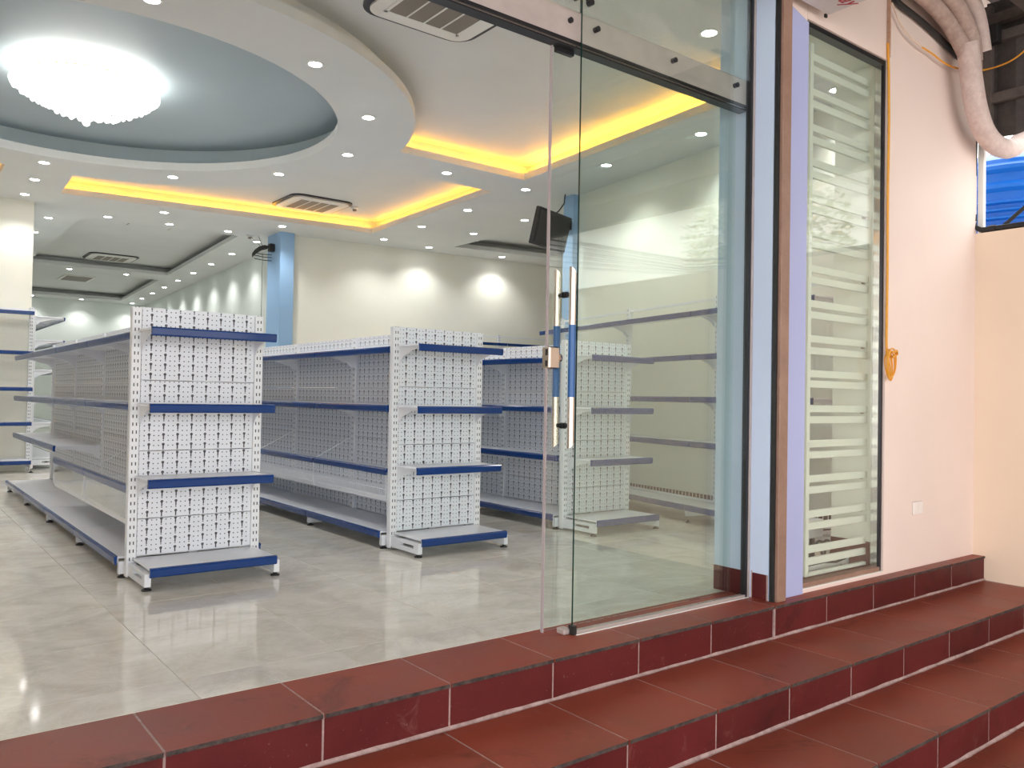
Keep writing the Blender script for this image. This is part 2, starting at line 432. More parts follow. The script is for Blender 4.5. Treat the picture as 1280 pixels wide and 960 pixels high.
for z, y in ((-.168, 2.523), (-.336, 2.075), (-.504, 1.643)):
    n = 120; xs = [-3.4 + 9.6 * i / n for i in range(n + 1)]
    vs = []; fs = []
    for i, x in enumerate(xs):
        j = random.uniform(.75, 1.15)
        vs += [(x, y + .004, z - .004), (x, y - .014 * j, z + .0022), (x, y - .007 * j, z + .004), (x, y - .001, z + .013 * j), (x, y + .004, z + .010 * j)]
    for i in range(n):
        for k in range(4): fs.append((i * 5 + k, i * 5 + k + 1, i * 5 + k + 6, i * 5 + k + 5))
    fil.add(vs, fs)
fil.build('cement_fillet', MT['grout'], st)
MB().box(3.694, 3.706, 2.514, 2.53, -.165, -.012).build('vertical_joint', MT['grout'], st)
yard = struct(MB().box(-14, 6.2, -16, 1.652, -.75, -.507).build('ground', [MT['concrete']]), 'concrete yard in front of the steps', 'ground')

# ------------------------------------------------------------------ ceiling
RC = (1.45, 7.80); R_IN, R_OUT = 2.06, 2.75
def arc(r, a0, a1, n): return [(RC[0] + r * math.cos(math.radians(a0 + (a1 - a0) * i / n)), RC[1] + r * math.sin(math.radians(a0 + (a1 - a0) * i / n))) for i in range(n + 1)]
def offset(poly, d):
    n = len(poly); out = []
    for i in range(n):
        p0, p1, p2 = Vector(poly[i - 1]), Vector(poly[i]), Vector(poly[(i + 1) % n])
        e1 = (p1 - p0).normalized(); e2 = (p2 - p1).normalized()
        n1 = Vector((e1.y, -e1.x)); n2 = Vector((e2.y, -e2.x)); m = (n1 + n2)
        m = m / max(.35, m.length_squared) * 2
        out.append(tuple(p1 + m * d))
    return out
def tess(polys, z, flip=False):
    vs = [Vector((p[0], p[1], 0)) for pl in polys for p in pl]
    tris = tessellate_polygon([[Vector((p[0], p[1], 0)) for p in pl] for pl in polys])
    return [(v.x, v.y, z) for v in vs], [tuple(t) for t in tris]
front_rec = [(-2.60, 3.72), (5.47, 3.72), (5.76, 7.24)] + arc(R_OUT, -11.7, -168.3, 56) + [(-2.86, 7.24)]
far_rec = [(5.80, 7.90), (5.925, 11.14), (1.80, 11.58), (1.76, 10.53)] + arc(R_OUT, 83, 2.1, 28)[1:]
farl_rec = [(1.09, 10.53), (1.09, 11.62), (-2.9, 11.62), (-2.9, 7.90)] + arc(R_OUT, 177.9, 98, 28)
ring_in = arc(R_IN, 0, 360, 72)[:-1]
back1 = [(2.30, 13.0), (4.47, 12.8), (4.86, 18.2), (2.30, 18.2)]
back2 = [(2.30, 19.1), (4.92, 19.05), (5.28, 24.1), (2.30, 24.1)]
alc = [(7.48, 9.2), (10.2, 9.2), (10.2, 10.8), (7.48, 11.22)]
outer = [(-3.34, 2.93), (6.3, 2.93), (6.95, 7.3), (10.75, 6.9), (10.75, 11.9), (5.3, 12.5), (6.3, 25.1), (1.5, 25.1), (1.5, 12.5), (-3.34, 12.5)]
recs = [front_rec, far_rec, farl_rec, ring_in, back1, back2, alc]
v, f = tess([outer] + recs, ZC)
ceil = struct(MB().add(v, f).build('ceiling', [MT['ceil']]), 'white dropped ceiling with a ring and lit recesses', 'ceiling')
def recess(poly, ztop, top_m, led=(), lip=.075, sb=.13, side_m=None):
    big = offset(poly, sb); n = len(poly)
    zl = ZC + lip
    lipm = MB(); vs = []; fs = []
    for (x, y) in poly: vs.append((x, y, ZC))
    for (x, y) in poly: vs.append((x, y, zl))
    for (x, y) in big: vs.append((x, y, zl))
    for i in range(n):
        j = (i + 1) % n
        fs += [(i, j, n + j, n + i), (n + i, n + j, 2 * n + j, 2 * n + i)]
    lipm.add(vs, fs).build('recess_lip', MT['ceil'], ceil)
    up_ = MB(); vs = [(x, y, zl) for x, y in big] + [(x, y, ztop) for x, y in big]
    up_.add(vs, [(i, (i + 1) % n, n + (i + 1) % n, n + i) for i in range(n)], 1)
    tv, tf = tess([big], ztop); up_.add(tv, tf, 0)
    up_.build('recess_ceiling', [top_m, side_m or MT['ceil']], ceil)
    for i in led:                                # amber strip lying on the ledge
        a, b = Vector(poly[i]), Vector(poly[(i + 1) % n]); d = (b - a).normalized(); o = Vector((d.y, -d.x))
        p = a + o * .075; q = b + o * .075; w = o * .012
        MB().prism([tuple(p), tuple(q), tuple(q + w), tuple(p + w)], zl + .001, zl + .012, 'z').build('led_strip', MT['led'], ceil)
recess(front_rec, 3.72, MT['ceil'], (1, len(front_rec) - 1, 2 + 57 - 1 + 1 - 57 + 56 if False else 1))
recess(far_rec, 3.72, MT['ceil'], (0, 1, 2))
recess(farl_rec, 3.72, MT['ceil'], (0, 1, 2))
recess(ring_in, 3.80, MT['blue_ceil'], (), .085, .20, MT['blue_ceil'])
recess(back1, 3.70, MT['ceil'], (), .07, .26)
recess(back2, 3.70, MT['ceil'], (), .07, .26)
recess(alc, 3.70, MT['ceil'], (), .07, .26)
# amber strip along the straight far edges of the front recess, right and left of the ring
def led_line(a, b, z=ZC + .076):
    a, b = Vector(a), Vector(b); d = (b - a).normalized(); o = Vector((d.y, -d.x)) * .012
    MB().prism([tuple(a), tuple(b), tuple(b + o), tuple(a + o)], z, z + .011, 'z').build('led_strip', MT['led'], ceil)
led_line((5.80, 7.315), (4.20, 7.315)); led_line((-1.30, 7.315), (-2.9, 7.315))

# ------------------------------------------------------------------ downlights
dl_ring = MB().lathe([(.066, 0), (.066, -.004), (.060, -.007), (.050, -.006), (.048, 0)], seg=20).mesh('downlight', MT['white_w'], True)
dl_lens = MB().lathe([(.0485, .0), (.0485, -.0045), (.03, -.0055), (.002, -.006)], seg=20).mesh('lens', MT['lens'], True)
spot = bpy.data.lights.new('downlight_lamp', 'SPOT'); spot.energy = SPOT_W; spot.spot_size = math.radians(125); spot.spot_blend = .75
spot.shadow_soft_size = .05; spot.color = (1, .985, .96)
def downlight(x, y, label, group, z=ZC):
    o = link('downlight', dl_ring, None, (x, y, z)); tag(o, label, 'downlight', group)
    link('lens', dl_lens, o)
    l = bpy.data.objects.new('downlight_lamp', spot); COL.objects.link(l); l.parent = o; l.location = (0, 0, -.02)
ordn = ['first', 'second', 'third', 'fourth', 'fifth', 'sixth', 'seventh', 'eighth', 'ninth', 'tenth', 'eleventh', 'twelfth']
for k, y in enumerate((4.90, 6.20, 7.55, 8.89)):
    downlight(6.0 - .0 + (.03 if k else -.03) + .05 * (k == 3) * 2, y, f'{ordn[k]} downlight from the storefront in the row above the right shelving', 'downlights along the right wall')
downlight(4.36, 3.52, 'downlight seen through the dusty upper glass above the door beam', 'downlights behind the glass front')
downlight(5.92, 3.52, 'downlight seen through the window grille', 'downlights behind the glass front')
ringl = {-3: 'right of the blue disc at its widest point', 27: 'on the far right of the ring, above the near cassette unit', 59: 'on the far side of the ring left of the far cassette', 91: 'at the far side of the ring, near the left shelving wall',
         -33: 'on the near right of the ring', -62: 'at the upper near side of the ring beside the orange-lit edge', -93: 'at the nearest point of the ring, cut by the photo top edge'}
for a, s_ in ringl.items():
    downlight(RC[0] + 2.34 * math.cos(math.radians(a)), RC[1] + 2.34 * math.sin(math.radians(a)), f'ring downlight {s_}', 'downlights in the ceiling ring')
for k, a in enumerate((-125, -155, 175, 145, 118)):
    downlight(RC[0] + 2.34 * math.cos(math.radians(a)), RC[1] + 2.34 * math.sin(math.radians(a)), f'ring downlight on the left half of the ring, {ordn[k]} from the street', 'downlights in the ceiling ring')
downlight(4.93, 7.57, 'downlight in the band between the two orange lit recesses', 'single ceiling downlights')
for k, (x, y) in enumerate(((4.69, 11.69), (6.29, 11.53), (7.19, 11.63), (8.63, 11.54))):
    downlight(x, y - .10, f'{ordn[k]} downlight from the blue column in the row washing the back wall', 'downlights along the back wall')
for (x, y, s_) in ((6.23, 10.20, 'beside the right end of the far orange recess'), (7.08, 10.1, 'left of the dark alcove recess'), (7.06, 8.85, 'just left of the television')):
    downlight(x, y, f'downlight {s_}', 'downlights near the alcove')
for (x, y, s_) in ((1.44, 11.03, 'nearer the ring of the pair over the left shelving'), (1.46, 11.95, 'close above the top edge of the left partition wall')):
    downlight(x, y, f'downlight {s_}', 'downlights over the left shelving')
for (x, y, s_) in ((2.57, 12.68, 'at the left corner of the first dark rear recess'), (3.10, 11.82, 'below the orange recess, left of the rear room axis'), (3.38, 12.59, 'in the middle of the near edge of the first dark recess'), (4.215, 12.52, 'at the right corner of the first dark recess'),
                   (1.93, 13.34, 'over the rear left shelving, nearer one'), (1.94, 14.71, 'over the rear left shelving, farther one'), (3.09, 18.65, 'left one in the band between the two dark recesses'), (4.16, 18.65, 'right one in the band between the two dark recesses'),
                   (3.22, 24.6, 'left one by the far wall'), (4.39, 24.6, 'middle one by the far wall'), (5.66, 24.6, 'right one by the far wall, above the near gondola')):
    downlight(x, y, f'rear room downlight {s_}', 'downlights of the rear room')
for k in range(8):
    y = 13.06 + 1.44 * k
    downlight(4.86 + .0695 * (y - 13.06), y, f'{ordn[k]} downlight from the blue column along the rear right wall', 'downlights along the rear right wall')

# ------------------------------------------------------------------ chandelier
ch = thing('chandelier', 'glowing round crystal ceiling chandelier in the blue disc', 'chandelier', (1.41, 7.90, 3.80))
MB().lathe([(.30, 0), (.30, -.03), (.26, -.05), (.05, -.06)], seg=32).build('ceiling_plate', MT['gold'], ch, True)
MB().lathe([(.30, -.055), (.46, -.07), (.52, -.09), (.54, -.12), (.50, -.16), (.40, -.21), (.26, -.26), (.10, -.29), (.03, -.30)], seg=40).lathe([(.05, -.05), (.05, -.09)], seg=12).build('light_bowl', MT['chand'], ch, True)
MB().lathe([(.535, -.112), (.565, -.112), (.572, -.118), (.565, -.124), (.535, -.124)], seg=48).build('rim', MT['gold'], ch, True)
cr = MB()
for rr_, z_, n_ in ((.565, -.125, 48), (.50, -.18, 42), (.40, -.235, 34), (.28, -.285, 24), (.15, -.32, 14)):
    for k in range(n_):
        t = 2 * PI * k / n_; cr.sphere((rr_ * math.cos(t), rr_ * math.sin(t), z_ - random.uniform(0, .025)), .024, 6, 4, 0, 1.5)
co = cr.build('crystal_drops', MT['crystal'], ch, True); co['kind'] = 'stuff'
MB().tube([(0, 0, -.30), (0, 0, -.40)], .014, 8).sphere((0, 0, -.42), .032, 10, 6).sphere((.07, .02, -.345), .03, 10, 6).build('finial', MT['crystal'], ch, True)

# ------------------------------------------------------------------ ceiling cassettes and sensors
def rrect(hw, hh, r, n=6):
    pts = []
    for cx, cy, a0 in ((hw - r, hh - r, 0), (-hw + r, hh - r, 90), (-hw + r, -hh + r, 180), (hw - r, -hh + r, 270)):
        for i in range(n + 1):
            a = math.radians(a0 + 90 * i / n); pts.append((cx + r * math.cos(a), cy + r * math.sin(a)))
    return pts
def cassette(x, y, z, w, label, rz=0):
    t = thing('ceiling_cassette', label, 'air conditioner', (x, y, z), rz, 'ceiling cassette air conditioners')
    h = w / 2
    MB().prism(rrect(h, h, .16), -.018, 0, 'z').build('air_slot', MT['darkmetal'], t)['label'] = 'black air outlet gap around the panel'
    MB().prism(rrect(h - .045, h - .045, .12), -.034, -.016, 'z').build('panel', MT['ac_white'], t)
    g = MB().box(-h * .62, h * .62, -h * .62, h * .62, -.038, -.034)
    g.build('grille', MT['ac_grille'], t)
    sl = MB()
    for k in (-1, 0, 1):
        sl.box(k * h * .31 - .006, k * h * .31 + .006, -h * .62, h * .62, -.043, -.038)
    sl.build('grille_rib', MT['ac_white'], t)
    fr = MB()
    for s_ in (-1, 1):
        fr.box(-h * .68, h * .68, s_ * h * .65 - .012, s_ * h * .65 + .012, -.040, -.034); fr.box(s_ * h * .65 - .012, s_ * h * .65 + .012, -h * .68, h * .68, -.040, -.034)
    fr.build('grille_frame', MT['ac_white'], t)
cassette(3.00, 4.66, 3.72, .90, 'white ceiling cassette air conditioner nearest the storefront, cut by the door beam')
cassette(4.78, 10.75, 3.72, .90, 'white ceiling cassette air conditioner in the far orange lit recess')
cassette(3.65, 17.65, 3.70, .90, 'ceiling cassette air conditioner in the rear dark recess')
vp = thing('ceiling_vent', 'flat rectangular vent panel in the last rear recess', 'vent', (3.72, 21.5, 3.70))
MB().cbox(-.33, .33, -.5, .5, -.02, 0, .006).build('frame', MT['ac_white'], vp); MB().box(-.27, .27, -.44, .44, -.025, -.02).build('grille', MT['ac_grille'], vp)
hp = thing('access_panel', 'faint square access panel near the front of the first rear recess', 'hatch', (3.43, 13.85, 3.70))
MB().cbox(-.30, .30, -.19, .19, -.008, 0, .003).build('panel', MT['ceil'], hp); MB().box(-.315, .315, -.205, .205, -.003, 0).build('shadow_gap', MT['ac_grille'], hp)
for (x, y, z, s_) in ((4.58, 12.60, ZC, 'small white smoke detector by the blue column'), (5.33, 10.55, 3.72, 'small white smoke detector beside the far cassette unit')):
    sd = thing('smoke_detector', s_, 'smoke detector', (x, y, z))
    MB().lathe([(.055, 0), (.055, -.02), (.042, -.032)], seg=16).build('base', MT['ac_white'], sd, True)
    MB().lathe([(.03, -.032), (.026, -.055), (.012, -.06)], seg=12).build('sensor', MT['ac_grille'], sd, True)

# ------------------------------------------------------------------ television and wall fan
tv = thing('television', 'small black television on a wall arm near the right wall', 'television', (6.14, 7.21, 3.0), math.radians(18.5))
T = bpy.data.objects.new('tilt', None)
tvb = MB().cbox(-.36, .36, -.03, .03, -.21, .21, .008).build('casing', MT['dark'], tv); tvb.rotation_euler.x = math.radians(14)
tvs = MB().box(-.335, .335, -.032, -.030, -.18, .185).build('screen', MT['screen'], tv); tvs.rotation_euler.x = math.radians(14)
MB().tube([(.12, .04, .05), (.32, .05, .12), (.46, .05, .14)], .018, 8).cbox(.42, .50, .0, .09, .09, .20, .005).build('wall_arm', MT['darkmetal'], tv)
MB().tube([(.10, .03, .2), (.26, .05, .28), (.40, .06, .40), (.44, .07, .52)], .008, 6).build('cable', MT['dark'], tv)
fan = thing('wall_fan', 'black wall fan with a curved blade mounted high on the blue column', 'fan', (4.80, 12.24, 3.30))
MB().cbox(-.05, .03, -.05, .05, -.06, .06, .01).build('motor', MT['dark'], fan)
bl = MB(); pts = [(-.05, .02), (-.12, .03), (-.20, .0), (-.27, -.06), (-.31, -.12), (-.31, -.18), (-.25, -.12), (-.17, -.06), (-.08, -.03)]
bl.prism(pts, -.012, .004, 'y').build('blade', MT['dark'], fan)
wg = MB()
for z_ in (-.10, -.14, -.19): wg.tube([(-.26, .03, z_), (-.12, .06, z_ - .005), (.02, .06, z_)], .006, 5)
wg.tube([(-.12, .05, .0), (-.20, .04, .16)], .004, 5).tube([(-.17, .05, .02), (-.32, .04, .14)], .004, 5).tube([(-.12, .07, -.1), (-.12, .07, -1.9)], .004, 5)
wg.build('wire_guard', MT['darkmetal'], fan)

# ------------------------------------------------------------------ shelving
BOARDS = [(.126, .331), (.335, .714), (.718, 1.115), (1.119, 1.53)]
_mc = {}
def cached(key, fn):
    if key not in _mc: _mc[key] = fn()
    return _mc[key]
def tray_mesh(w, d): return MB().cbox(-d + .012, -.012, .008, w - .008, -.012, 0, .003).box(-d + .010, -d + .016, .008, w - .008, -.036, -.004).mesh('shelf', MT['white'])
def rail_mesh(w, d): return MB().prism([(-d + .010, .004), (-d - .004, .002), (-d - .010, -.006), (-d - .007, -.038), (-d - .001, -.046), (-d + .008, -.044), (-d + .006, -.03)], .006, w - .006, 'y').mesh('price_rail', MT['rail'])
def bracket_mesh(d): return MB().prism([(-.014, .004), (-d + .014, .002), (-d + .014, -.024), (-d * .62, -.034), (-d * .22, -.075), (-.03, -.115), (-.014, -.115)], -.003, .003, 'y').mesh('bracket', MT['white'])
def foot_mesh(d):
    m = MB(); y0, y1 = -.016, .016
    m.box(-d + .012, -.01, y0, y1, .022, .052).box(-d + .012, -.01, y0, y1, .072, .092).box(-d + .012, -d + .07, y0, y1, .052, .072).box(-.13, -.01, y0, y1, .052, .072)
    return m.mesh('foot', MT['white'])
def lev_mesh(d): return MB().lathe([(.026, 0), (.026, .007), (.012, .012), (.009, .024)], (-d + .035, 0, 0), 12).mesh('leveller', MT['dark'], True)
def uplift(h, sgn): return MB().cbox(-.028, .028, -.022, .022, .0, h, .003).mesh('upright', MT['slot'])
def board_mesh(bw, h, ztop):
    m = MB().box(-bw / 2, bw / 2, -.014, .014, 0, h)
    hc = h - .003                                                  # dark sheet put in for the shade behind the holes
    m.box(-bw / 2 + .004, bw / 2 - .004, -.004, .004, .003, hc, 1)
    return m.mesh('back_panel', [MT['peg'], MT['hole_shade']])
def shelf_run(name, label, loc, rz, nsec, w, levels, depth, bdepth, height, base_z=.105, back='peg', sides=(1,), basket=None, group=None, foot_every=True):
    r = thing(name, label, 'shelving', loc, rz, group)
    yoff = 0
    um = MB().cbox(-.030, .030, -.024, .024, .012, height, .003).mesh('upright', MT['slot'])
    for k in range(nsec + 1):
        # slots face along the aisle, so the mesh keeps its own y axis across the face
        o = link('upright', cached(('up', height, len(sides)), lambda: MB().cbox(-.024, .024, -.026, .026, .012, height, .003).mesh('upright', MT['slot'])), r, (.0 if len(sides) == 2 else .006, k * w, 0))
    for k in range(nsec):
        bw = w - .056
        if back == 'peg':
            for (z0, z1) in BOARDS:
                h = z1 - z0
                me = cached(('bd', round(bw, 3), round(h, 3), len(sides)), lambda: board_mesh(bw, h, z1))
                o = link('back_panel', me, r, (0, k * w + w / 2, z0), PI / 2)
        else:
            z0, z1 = base_z + .03, height - .02
            me = cached(('ms', round(bw, 3), round(z1 - z0, 3)), lambda: MB().box(-bw / 2, bw / 2, -.002, .002, 0, z1 - z0).mesh('mesh_panel', MT['wire']))
            link('mesh_panel', me, r, (.012, k * w + w / 2, z0), PI / 2)
            fr = cached(('fr', round(bw, 3), round(height, 3)), lambda: MB().box(-.01, .01, -bw / 2, bw / 2, height - .04, height - .02).box(-.01, .01, -bw / 2, bw / 2, base_z + .01, base_z + .03).mesh('cross_rail', MT['white']))
            link('cross_rail', fr, r, (.012, k * w + w / 2, 0))
        for sd in sides:
            sw = (lambda y: (0, y, 0)) if sd == 1 else (lambda y: (0, y + w, 0))
            ro_ = 0 if sd == 1 else PI
            for li, z in enumerate(levels):
                p = sw(k * w)
                if basket and sd == 1 and k in basket[1] and li == basket[0]:
                    zr, zb = basket[2], basket[3]
                    s_ = link('basket', cached(('tr', w, depth), lambda: tray_mesh(w, depth)), r, (p[0], p[1], zb), ro_)
                    link('price_rail', cached(('ra', w, depth), lambda: rail_mesh(w, depth)), s_, (0, 0, zr - zb))
                    hh = zr - zb - .045
                    if basket[4] == 'acrylic':
                        fm = cached(('ac', w, depth, hh), lambda: MB().box(-depth - .002, -depth + .002, .012, w - .012, 0, hh).mesh('clear_front', MT['acrylic']))
                        link('clear_front', fm, s_)
                        ed = cached(('ae', w, depth, hh), lambda: MB().box(-depth - .003, -depth + .004, .006, .014, -.01, hh).box(-depth - .003, -depth + .004, w - .014, w - .006, -.01, hh).box(-depth, -.02, .006, .012, -.004, .002).box(-depth, -.02, .006, .012, hh - .004, hh).mesh('acrylic_edge', MT['white']))
                        link('acrylic_edge', ed, s_)
                    else:
                        def wires():
                            m = MB(); n = int(w / .03)
                            for q in range(n + 1):
                                y = .014 + (w - .028) * q / n; m.box(-depth - .001, -depth + .001, y - .001, y + .001, 0, hh)
                            for q in range(4): m.box(-depth - .0015, -depth + .0015, .01, w - .01, hh * q / 3 - .0015, hh * q / 3 + .0015)
                            m.box(-depth - .004, -depth + .004, .006, .018, -.02, hh + .02)
                            return m.mesh('wire_front', MT['white'])
                        link('wire_front', cached(('wf', w, depth, hh), wires), s_)
                    def divd():
                        return MB().tube([(-depth + .01, .010, zr - zb - .005), (-.03, .010, zr - zb + .16)], .0035, 6).mesh('wire_divider', MT['white'])
                    link('wire_divider', cached(('wd', depth, zr - zb), divd), s_)
                else:
                    zz = z
                    if basket and sd == 1 and li == basket[0] and len(basket) > 5: zz = basket[5]
                    s_ = link('shelf', cached(('tr', w, depth), lambda: tray_mesh(w, depth)), r, (p[0], p[1], zz), ro_)
                    link('price_rail', cached(('ra', w, depth), lambda: rail_mesh(w, depth)), s_)
                    for yy in (.026, w - .026): link('bracket', cached(('br', depth), lambda: bracket_mesh(depth)), s_, (0, yy, 0))
            p = sw(k * w)
            b = link('base_deck', cached(('tr', w, bdepth), lambda: tray_mesh(w, bdepth)), r, (p[0], p[1], base_z + .012), ro_)
            link('price_rail', cached(('ra', w, bdepth), lambda: rail_mesh(w, bdepth)), b, (0, 0, 0))
            for yy in ((0.0, w) if k == 0 or sd == -1 else (w,)):
                if sd == -1 and k > 0 and yy == w: continue
                fo = link('foot', cached(('ft', bdepth), lambda: foot_mesh(bdepth)), r, (0, p[1] + (yy if sd == 1 else -yy), base_z - .105), ro_)
                link('leveller', cached(('lv', bdepth), lambda: lev_mesh(bdepth)), fo, (0, 0, .0 - (base_z - .105)))
    return r

GX = (1.52, 3.192, 4.765)
glab = ('leftmost double sided white gondola with blue rails and clear acrylic trays', 'middle double sided white gondola with blue rails and wire trays', 'rightmost double sided white gondola half behind the glass door')
elab = ('nearest white pegboard end display with four blue shelves, leftmost', 'middle white pegboard end display with four blue edged shelves, beside the door opening', 'white pegboard end display seen through the glass door')
bask = ((2, (0, 1), .515, .325, 'acrylic', .605), (2, (0, 1, 2, 3), .545, .355, 'wire', .60), None)
for i, xc in enumerate(GX):
    shelf_run('gondola_shelving', glab[i], (xc, 5.025, 0), 0, 4, 1.2, (1.395, .985, .59), .362, .415, 1.53, .105, 'peg', (1, -1), bask[i], 'double sided gondolas')
    shelf_run('end_shelving_unit', elab[i], (xc + .352, 4.965, 0), PI / 2, 1, .704, (1.40, .985, .577), .305, .385, 1.53, .105, 'peg', (1,), None, 'gondola end displays')
shelf_run('wall_shelving', 'tall white wall shelving with blue rails and mesh back, seen behind the glass pane', (5.645, 3.28, 0), ANG, 3, 1.37, (1.835, 1.455, 1.088, .70), .30, .34, 2.0, .14, 'mesh', (1,), None, 'wall shelving')
shelf_run('wall_shelving', 'white wall shelving with mesh back against the left partition wall', (1.615, 12.30, 0), PI / 2, 3, 1.2, (2.05, 1.54, 1.08, .64), .30, .34, 2.12, .14, 'mesh', (1,), None, 'wall shelving')
shelf_run('wall_shelving', 'white wall shelving in the rear room, shelf brackets seen end on beside the left partition', (1.665, 12.45 + 3.6, 0), PI, 3, 1.2, (2.03, 1.72, 1.32, .97, .62), .36, .40, 2.12, .14, 'mesh', (1,), None, 'wall shelving')
shelf_run('wall_shelving', 'white wall shelving along the back wall, only its top showing above the gondolas', (10.0, 11.45, 0), PI / 2 - .108, 2, 1.3, (2.0, 1.5, 1.0, .6), .30, .34, 2.16, .14, 'mesh', (1,), None, 'wall shelving')

# ------------------------------------------------------------------ glass front
gy = 2.74
gp = struct(MB().box(2.497, 3.735, gy - .005, gy + .005, .016, 3.455, 0, {5: 1}).build('window_1', [MT['glass'], MT['glass_edge']]), 'fixed shopfront glass pane right of the door opening', 'window')
MB().box(2.499, 3.735, gy - .009, gy - .006, 2.80, 3.45).build('upper_film', MT['glass_up'], gp)['label'] = 'dusty upper part of the pane'
fr = MB().box(3.735, 3.752, 2.724, 2.756, 0, 3.46).box(3.752, 3.769, 2.720, 2.760, 0, 3.46, 1); fr.build('frame_post', [MT['darkmetal'], MT['steel_br']], gp)['label'] = 'polished steel edge post'
MB().box(2.50, 3.735, gy - .016, gy - .006, 0, .014).box(2.50, 3.735, gy + .006, gy + .016, 0, .014).build('floor_channel', MT['steel_br'], gp)
MB().box(2.50, 3.75, gy - .030, gy - .023, -.001, .003).build('silicone_line', MT['white_w'], gp)
MB().cbox(2.455, 2.497, 2.745, 2.80, .0, .024, .004).build('floor_guide', MT['steel_br'], gp)
MB().box(2.485, 2.505, gy - .022, gy + .012, 0, .04).build('guide_clip', MT['dark'], gp)
tr = struct(MB().box(-1.0, 2.490, gy - .005, gy + .005, 2.80, 3.455, 0, {3: 1}).build('window_2', [MT['glass_up'], MT['glass_edge']]), 'transom glass over the door opening', 'window')
bm_ = thing('sliding_door_beam', 'brushed steel sliding door beam with dark bolts above the opening', 'door beam', (0, 0, 0))
MB().cbox(-1.0, 3.737, 2.757, 2.80, 2.672, 2.812, .003).build('box_section', MT['steel_br'], bm_)
MB().box(-1.0, 3.737, 2.752, 2.806, 2.655, 2.673).box(-1.0, 3.737, 2.752, 2.806, 2.640, 2.648).build('track', MT['darkmetal'], bm_)
MB().box(-1.0, 3.737, 2.756, 2.803, 2.647, 2.656).build('track_lip', MT['steel'], bm_)
for bx in (1.93, 2.44, 2.595, 3.13, 3.63):
    MB().tube([(bx, 2.757, 2.757), (bx, 2.731 if bx > 2.49 else 2.745, 2.757)], .013, 12).build('bolt', MT['darkmetal'], bm_)
sp = thing('glass_spider_fitting', 'small dark spider fitting joining the glass panes above the beam', 'fitting', (2.489, 2.74, 2.872))
for s_ in (-1, 1):
    MB().tube([(0, -.012, .012), (s_ * .022, -.014, -.004), (s_ * .042, -.014, -.018)], .008, 8).build('arm', MT['darkmetal'], sp)
    MB().tube([(s_ * .042, -.030, -.018), (s_ * .042, -.006, -.018)], .016, 12).build('cap', MT['darkmetal'], sp)
MB().tube([(0, -.012, 0), (0, -.012, .07)], .007, 8).build('stem', MT['darkmetal'], sp)

# sliding leaf
lf = struct(MB().box(2.375, 3.70, 2.797, 2.808, .018, 2.640, 0, {5: 1}).build('door_1', [MT['glass'], MT['glass_edge_lt']]), 'sliding glass door leaf, slid open behind the fixed pane', 'door')
MB().box(2.371, 2.3755, 2.794, 2.811, .012, 2.640).build('edge_strip', MT['glass_edge_lt'], lf)['label'] = 'pale edge strip of the sliding leaf'
MB().box(2.40, 2.50, 2.792, 2.815, 2.622, 2.652).build('hanger', MT['darkmetal'], lf)
def handle(y, cut):
    h = MB(); x, r, z0, z1 = 2.478, .0165, .845, 1.63; seg = 16; vs = []
    for k in range(seg):
        t = 2 * PI * k / seg; cx_, cy_ = r * math.cos(t), r * math.sin(t); sl = -cx_ * 1.1 * cut
        vs += [(x + cx_, y + cy_, z0 - sl * .9), (x + cx_, y + cy_, 1.06), (x + cx_, y + cy_, 1.385), (x + cx_, y + cy_, z1 + sl)]
    fs = []; mi = []
    for k in range(seg):
        j = (k + 1) % seg
        for q in range(3):
            h.f.append((k * 4 + q, j * 4 + q, j * 4 + q + 1, k * 4 + q + 1)); h.mi.append(1 if q == 1 else 0)
    h.v = vs
    h.f.append(tuple(k * 4 for k in range(seg))); h.mi.append(2); h.f.append(tuple(k * 4 + 3 for k in range(seg))); h.mi.append(2)
    return h.build('handle_bar', [MT['chrome_warm'], MT['sleeve'], MT['darkmetal']], lf, True)
handle(2.750, 1)['label'] = 'outer steel pull bar with blue middle wrap'
handle(2.855, 1)['label'] = 'inner steel pull bar with blue middle wrap'
for z_ in (.93, 1.525):
    MB().tube([(2.478, 2.760, z_), (2.478, 2.845, z_)], .009, 10).tube([(2.478, 2.788, z_), (2.478, 2.797, z_)], .014, 12).tube([(2.478, 2.808, z_), (2.478, 2.817, z_)], .014, 12).build('handle_standoff', MT['darkmetal'], lf, True)
lk = MB().cbox(2.368, 2.430, 2.775, 2.830, 1.185, 1.285, .006).build('lock', MT['chrome_warm'], lf)
MB().box(2.366, 2.3685, 2.790, 2.802, 1.245, 1.272).box(2.366, 2.3685, 2.790, 2.802, 1.195, 1.222).build('lock_slot', MT['dark'], lk)
MB().tube([(2.43, 2.790, 1.235), (2.442, 2.790, 1.235)], .02, 14).build('lock_cylinder', MT['chrome_warm'], lk)

# ------------------------------------------------------------------ grille window
wn = struct(MB().box(4.085, 4.937, 2.640, 2.648, .05, 3.175).build('window_3', [MT['glass']]), 'tall narrow window with a pale security grille', 'window')
f3 = MB().box(4.072, 4.092, 2.612, 2.668, .026, 3.198).box(4.930, 4.948, 2.612, 2.668, .026, 3.198).box(4.092, 4.930, 2.612, 2.668, 3.170, 3.198)
f3.build('frame', MT['darkmetal'], wn)
MB().box(4.092, 4.93, 2.612, 2.668, .026, .050).build('sill_strip', MT['brown'], wn)
MB().box(4.075, 4.946, 2.5985, 2.602, .020, .026).build('silicone_line', MT['white_w'], wn)
MB().box(4.9485, 4.9525, 2.672, 2.949, .19, 3.198).box(4.0695, 4.0725, 2.672, 2.949, .026, 3.198).box(4.075, 4.946, 2.672, 2.949, 3.1975, 3.203).build('inner_reveal', MT['wall_in'], wn)
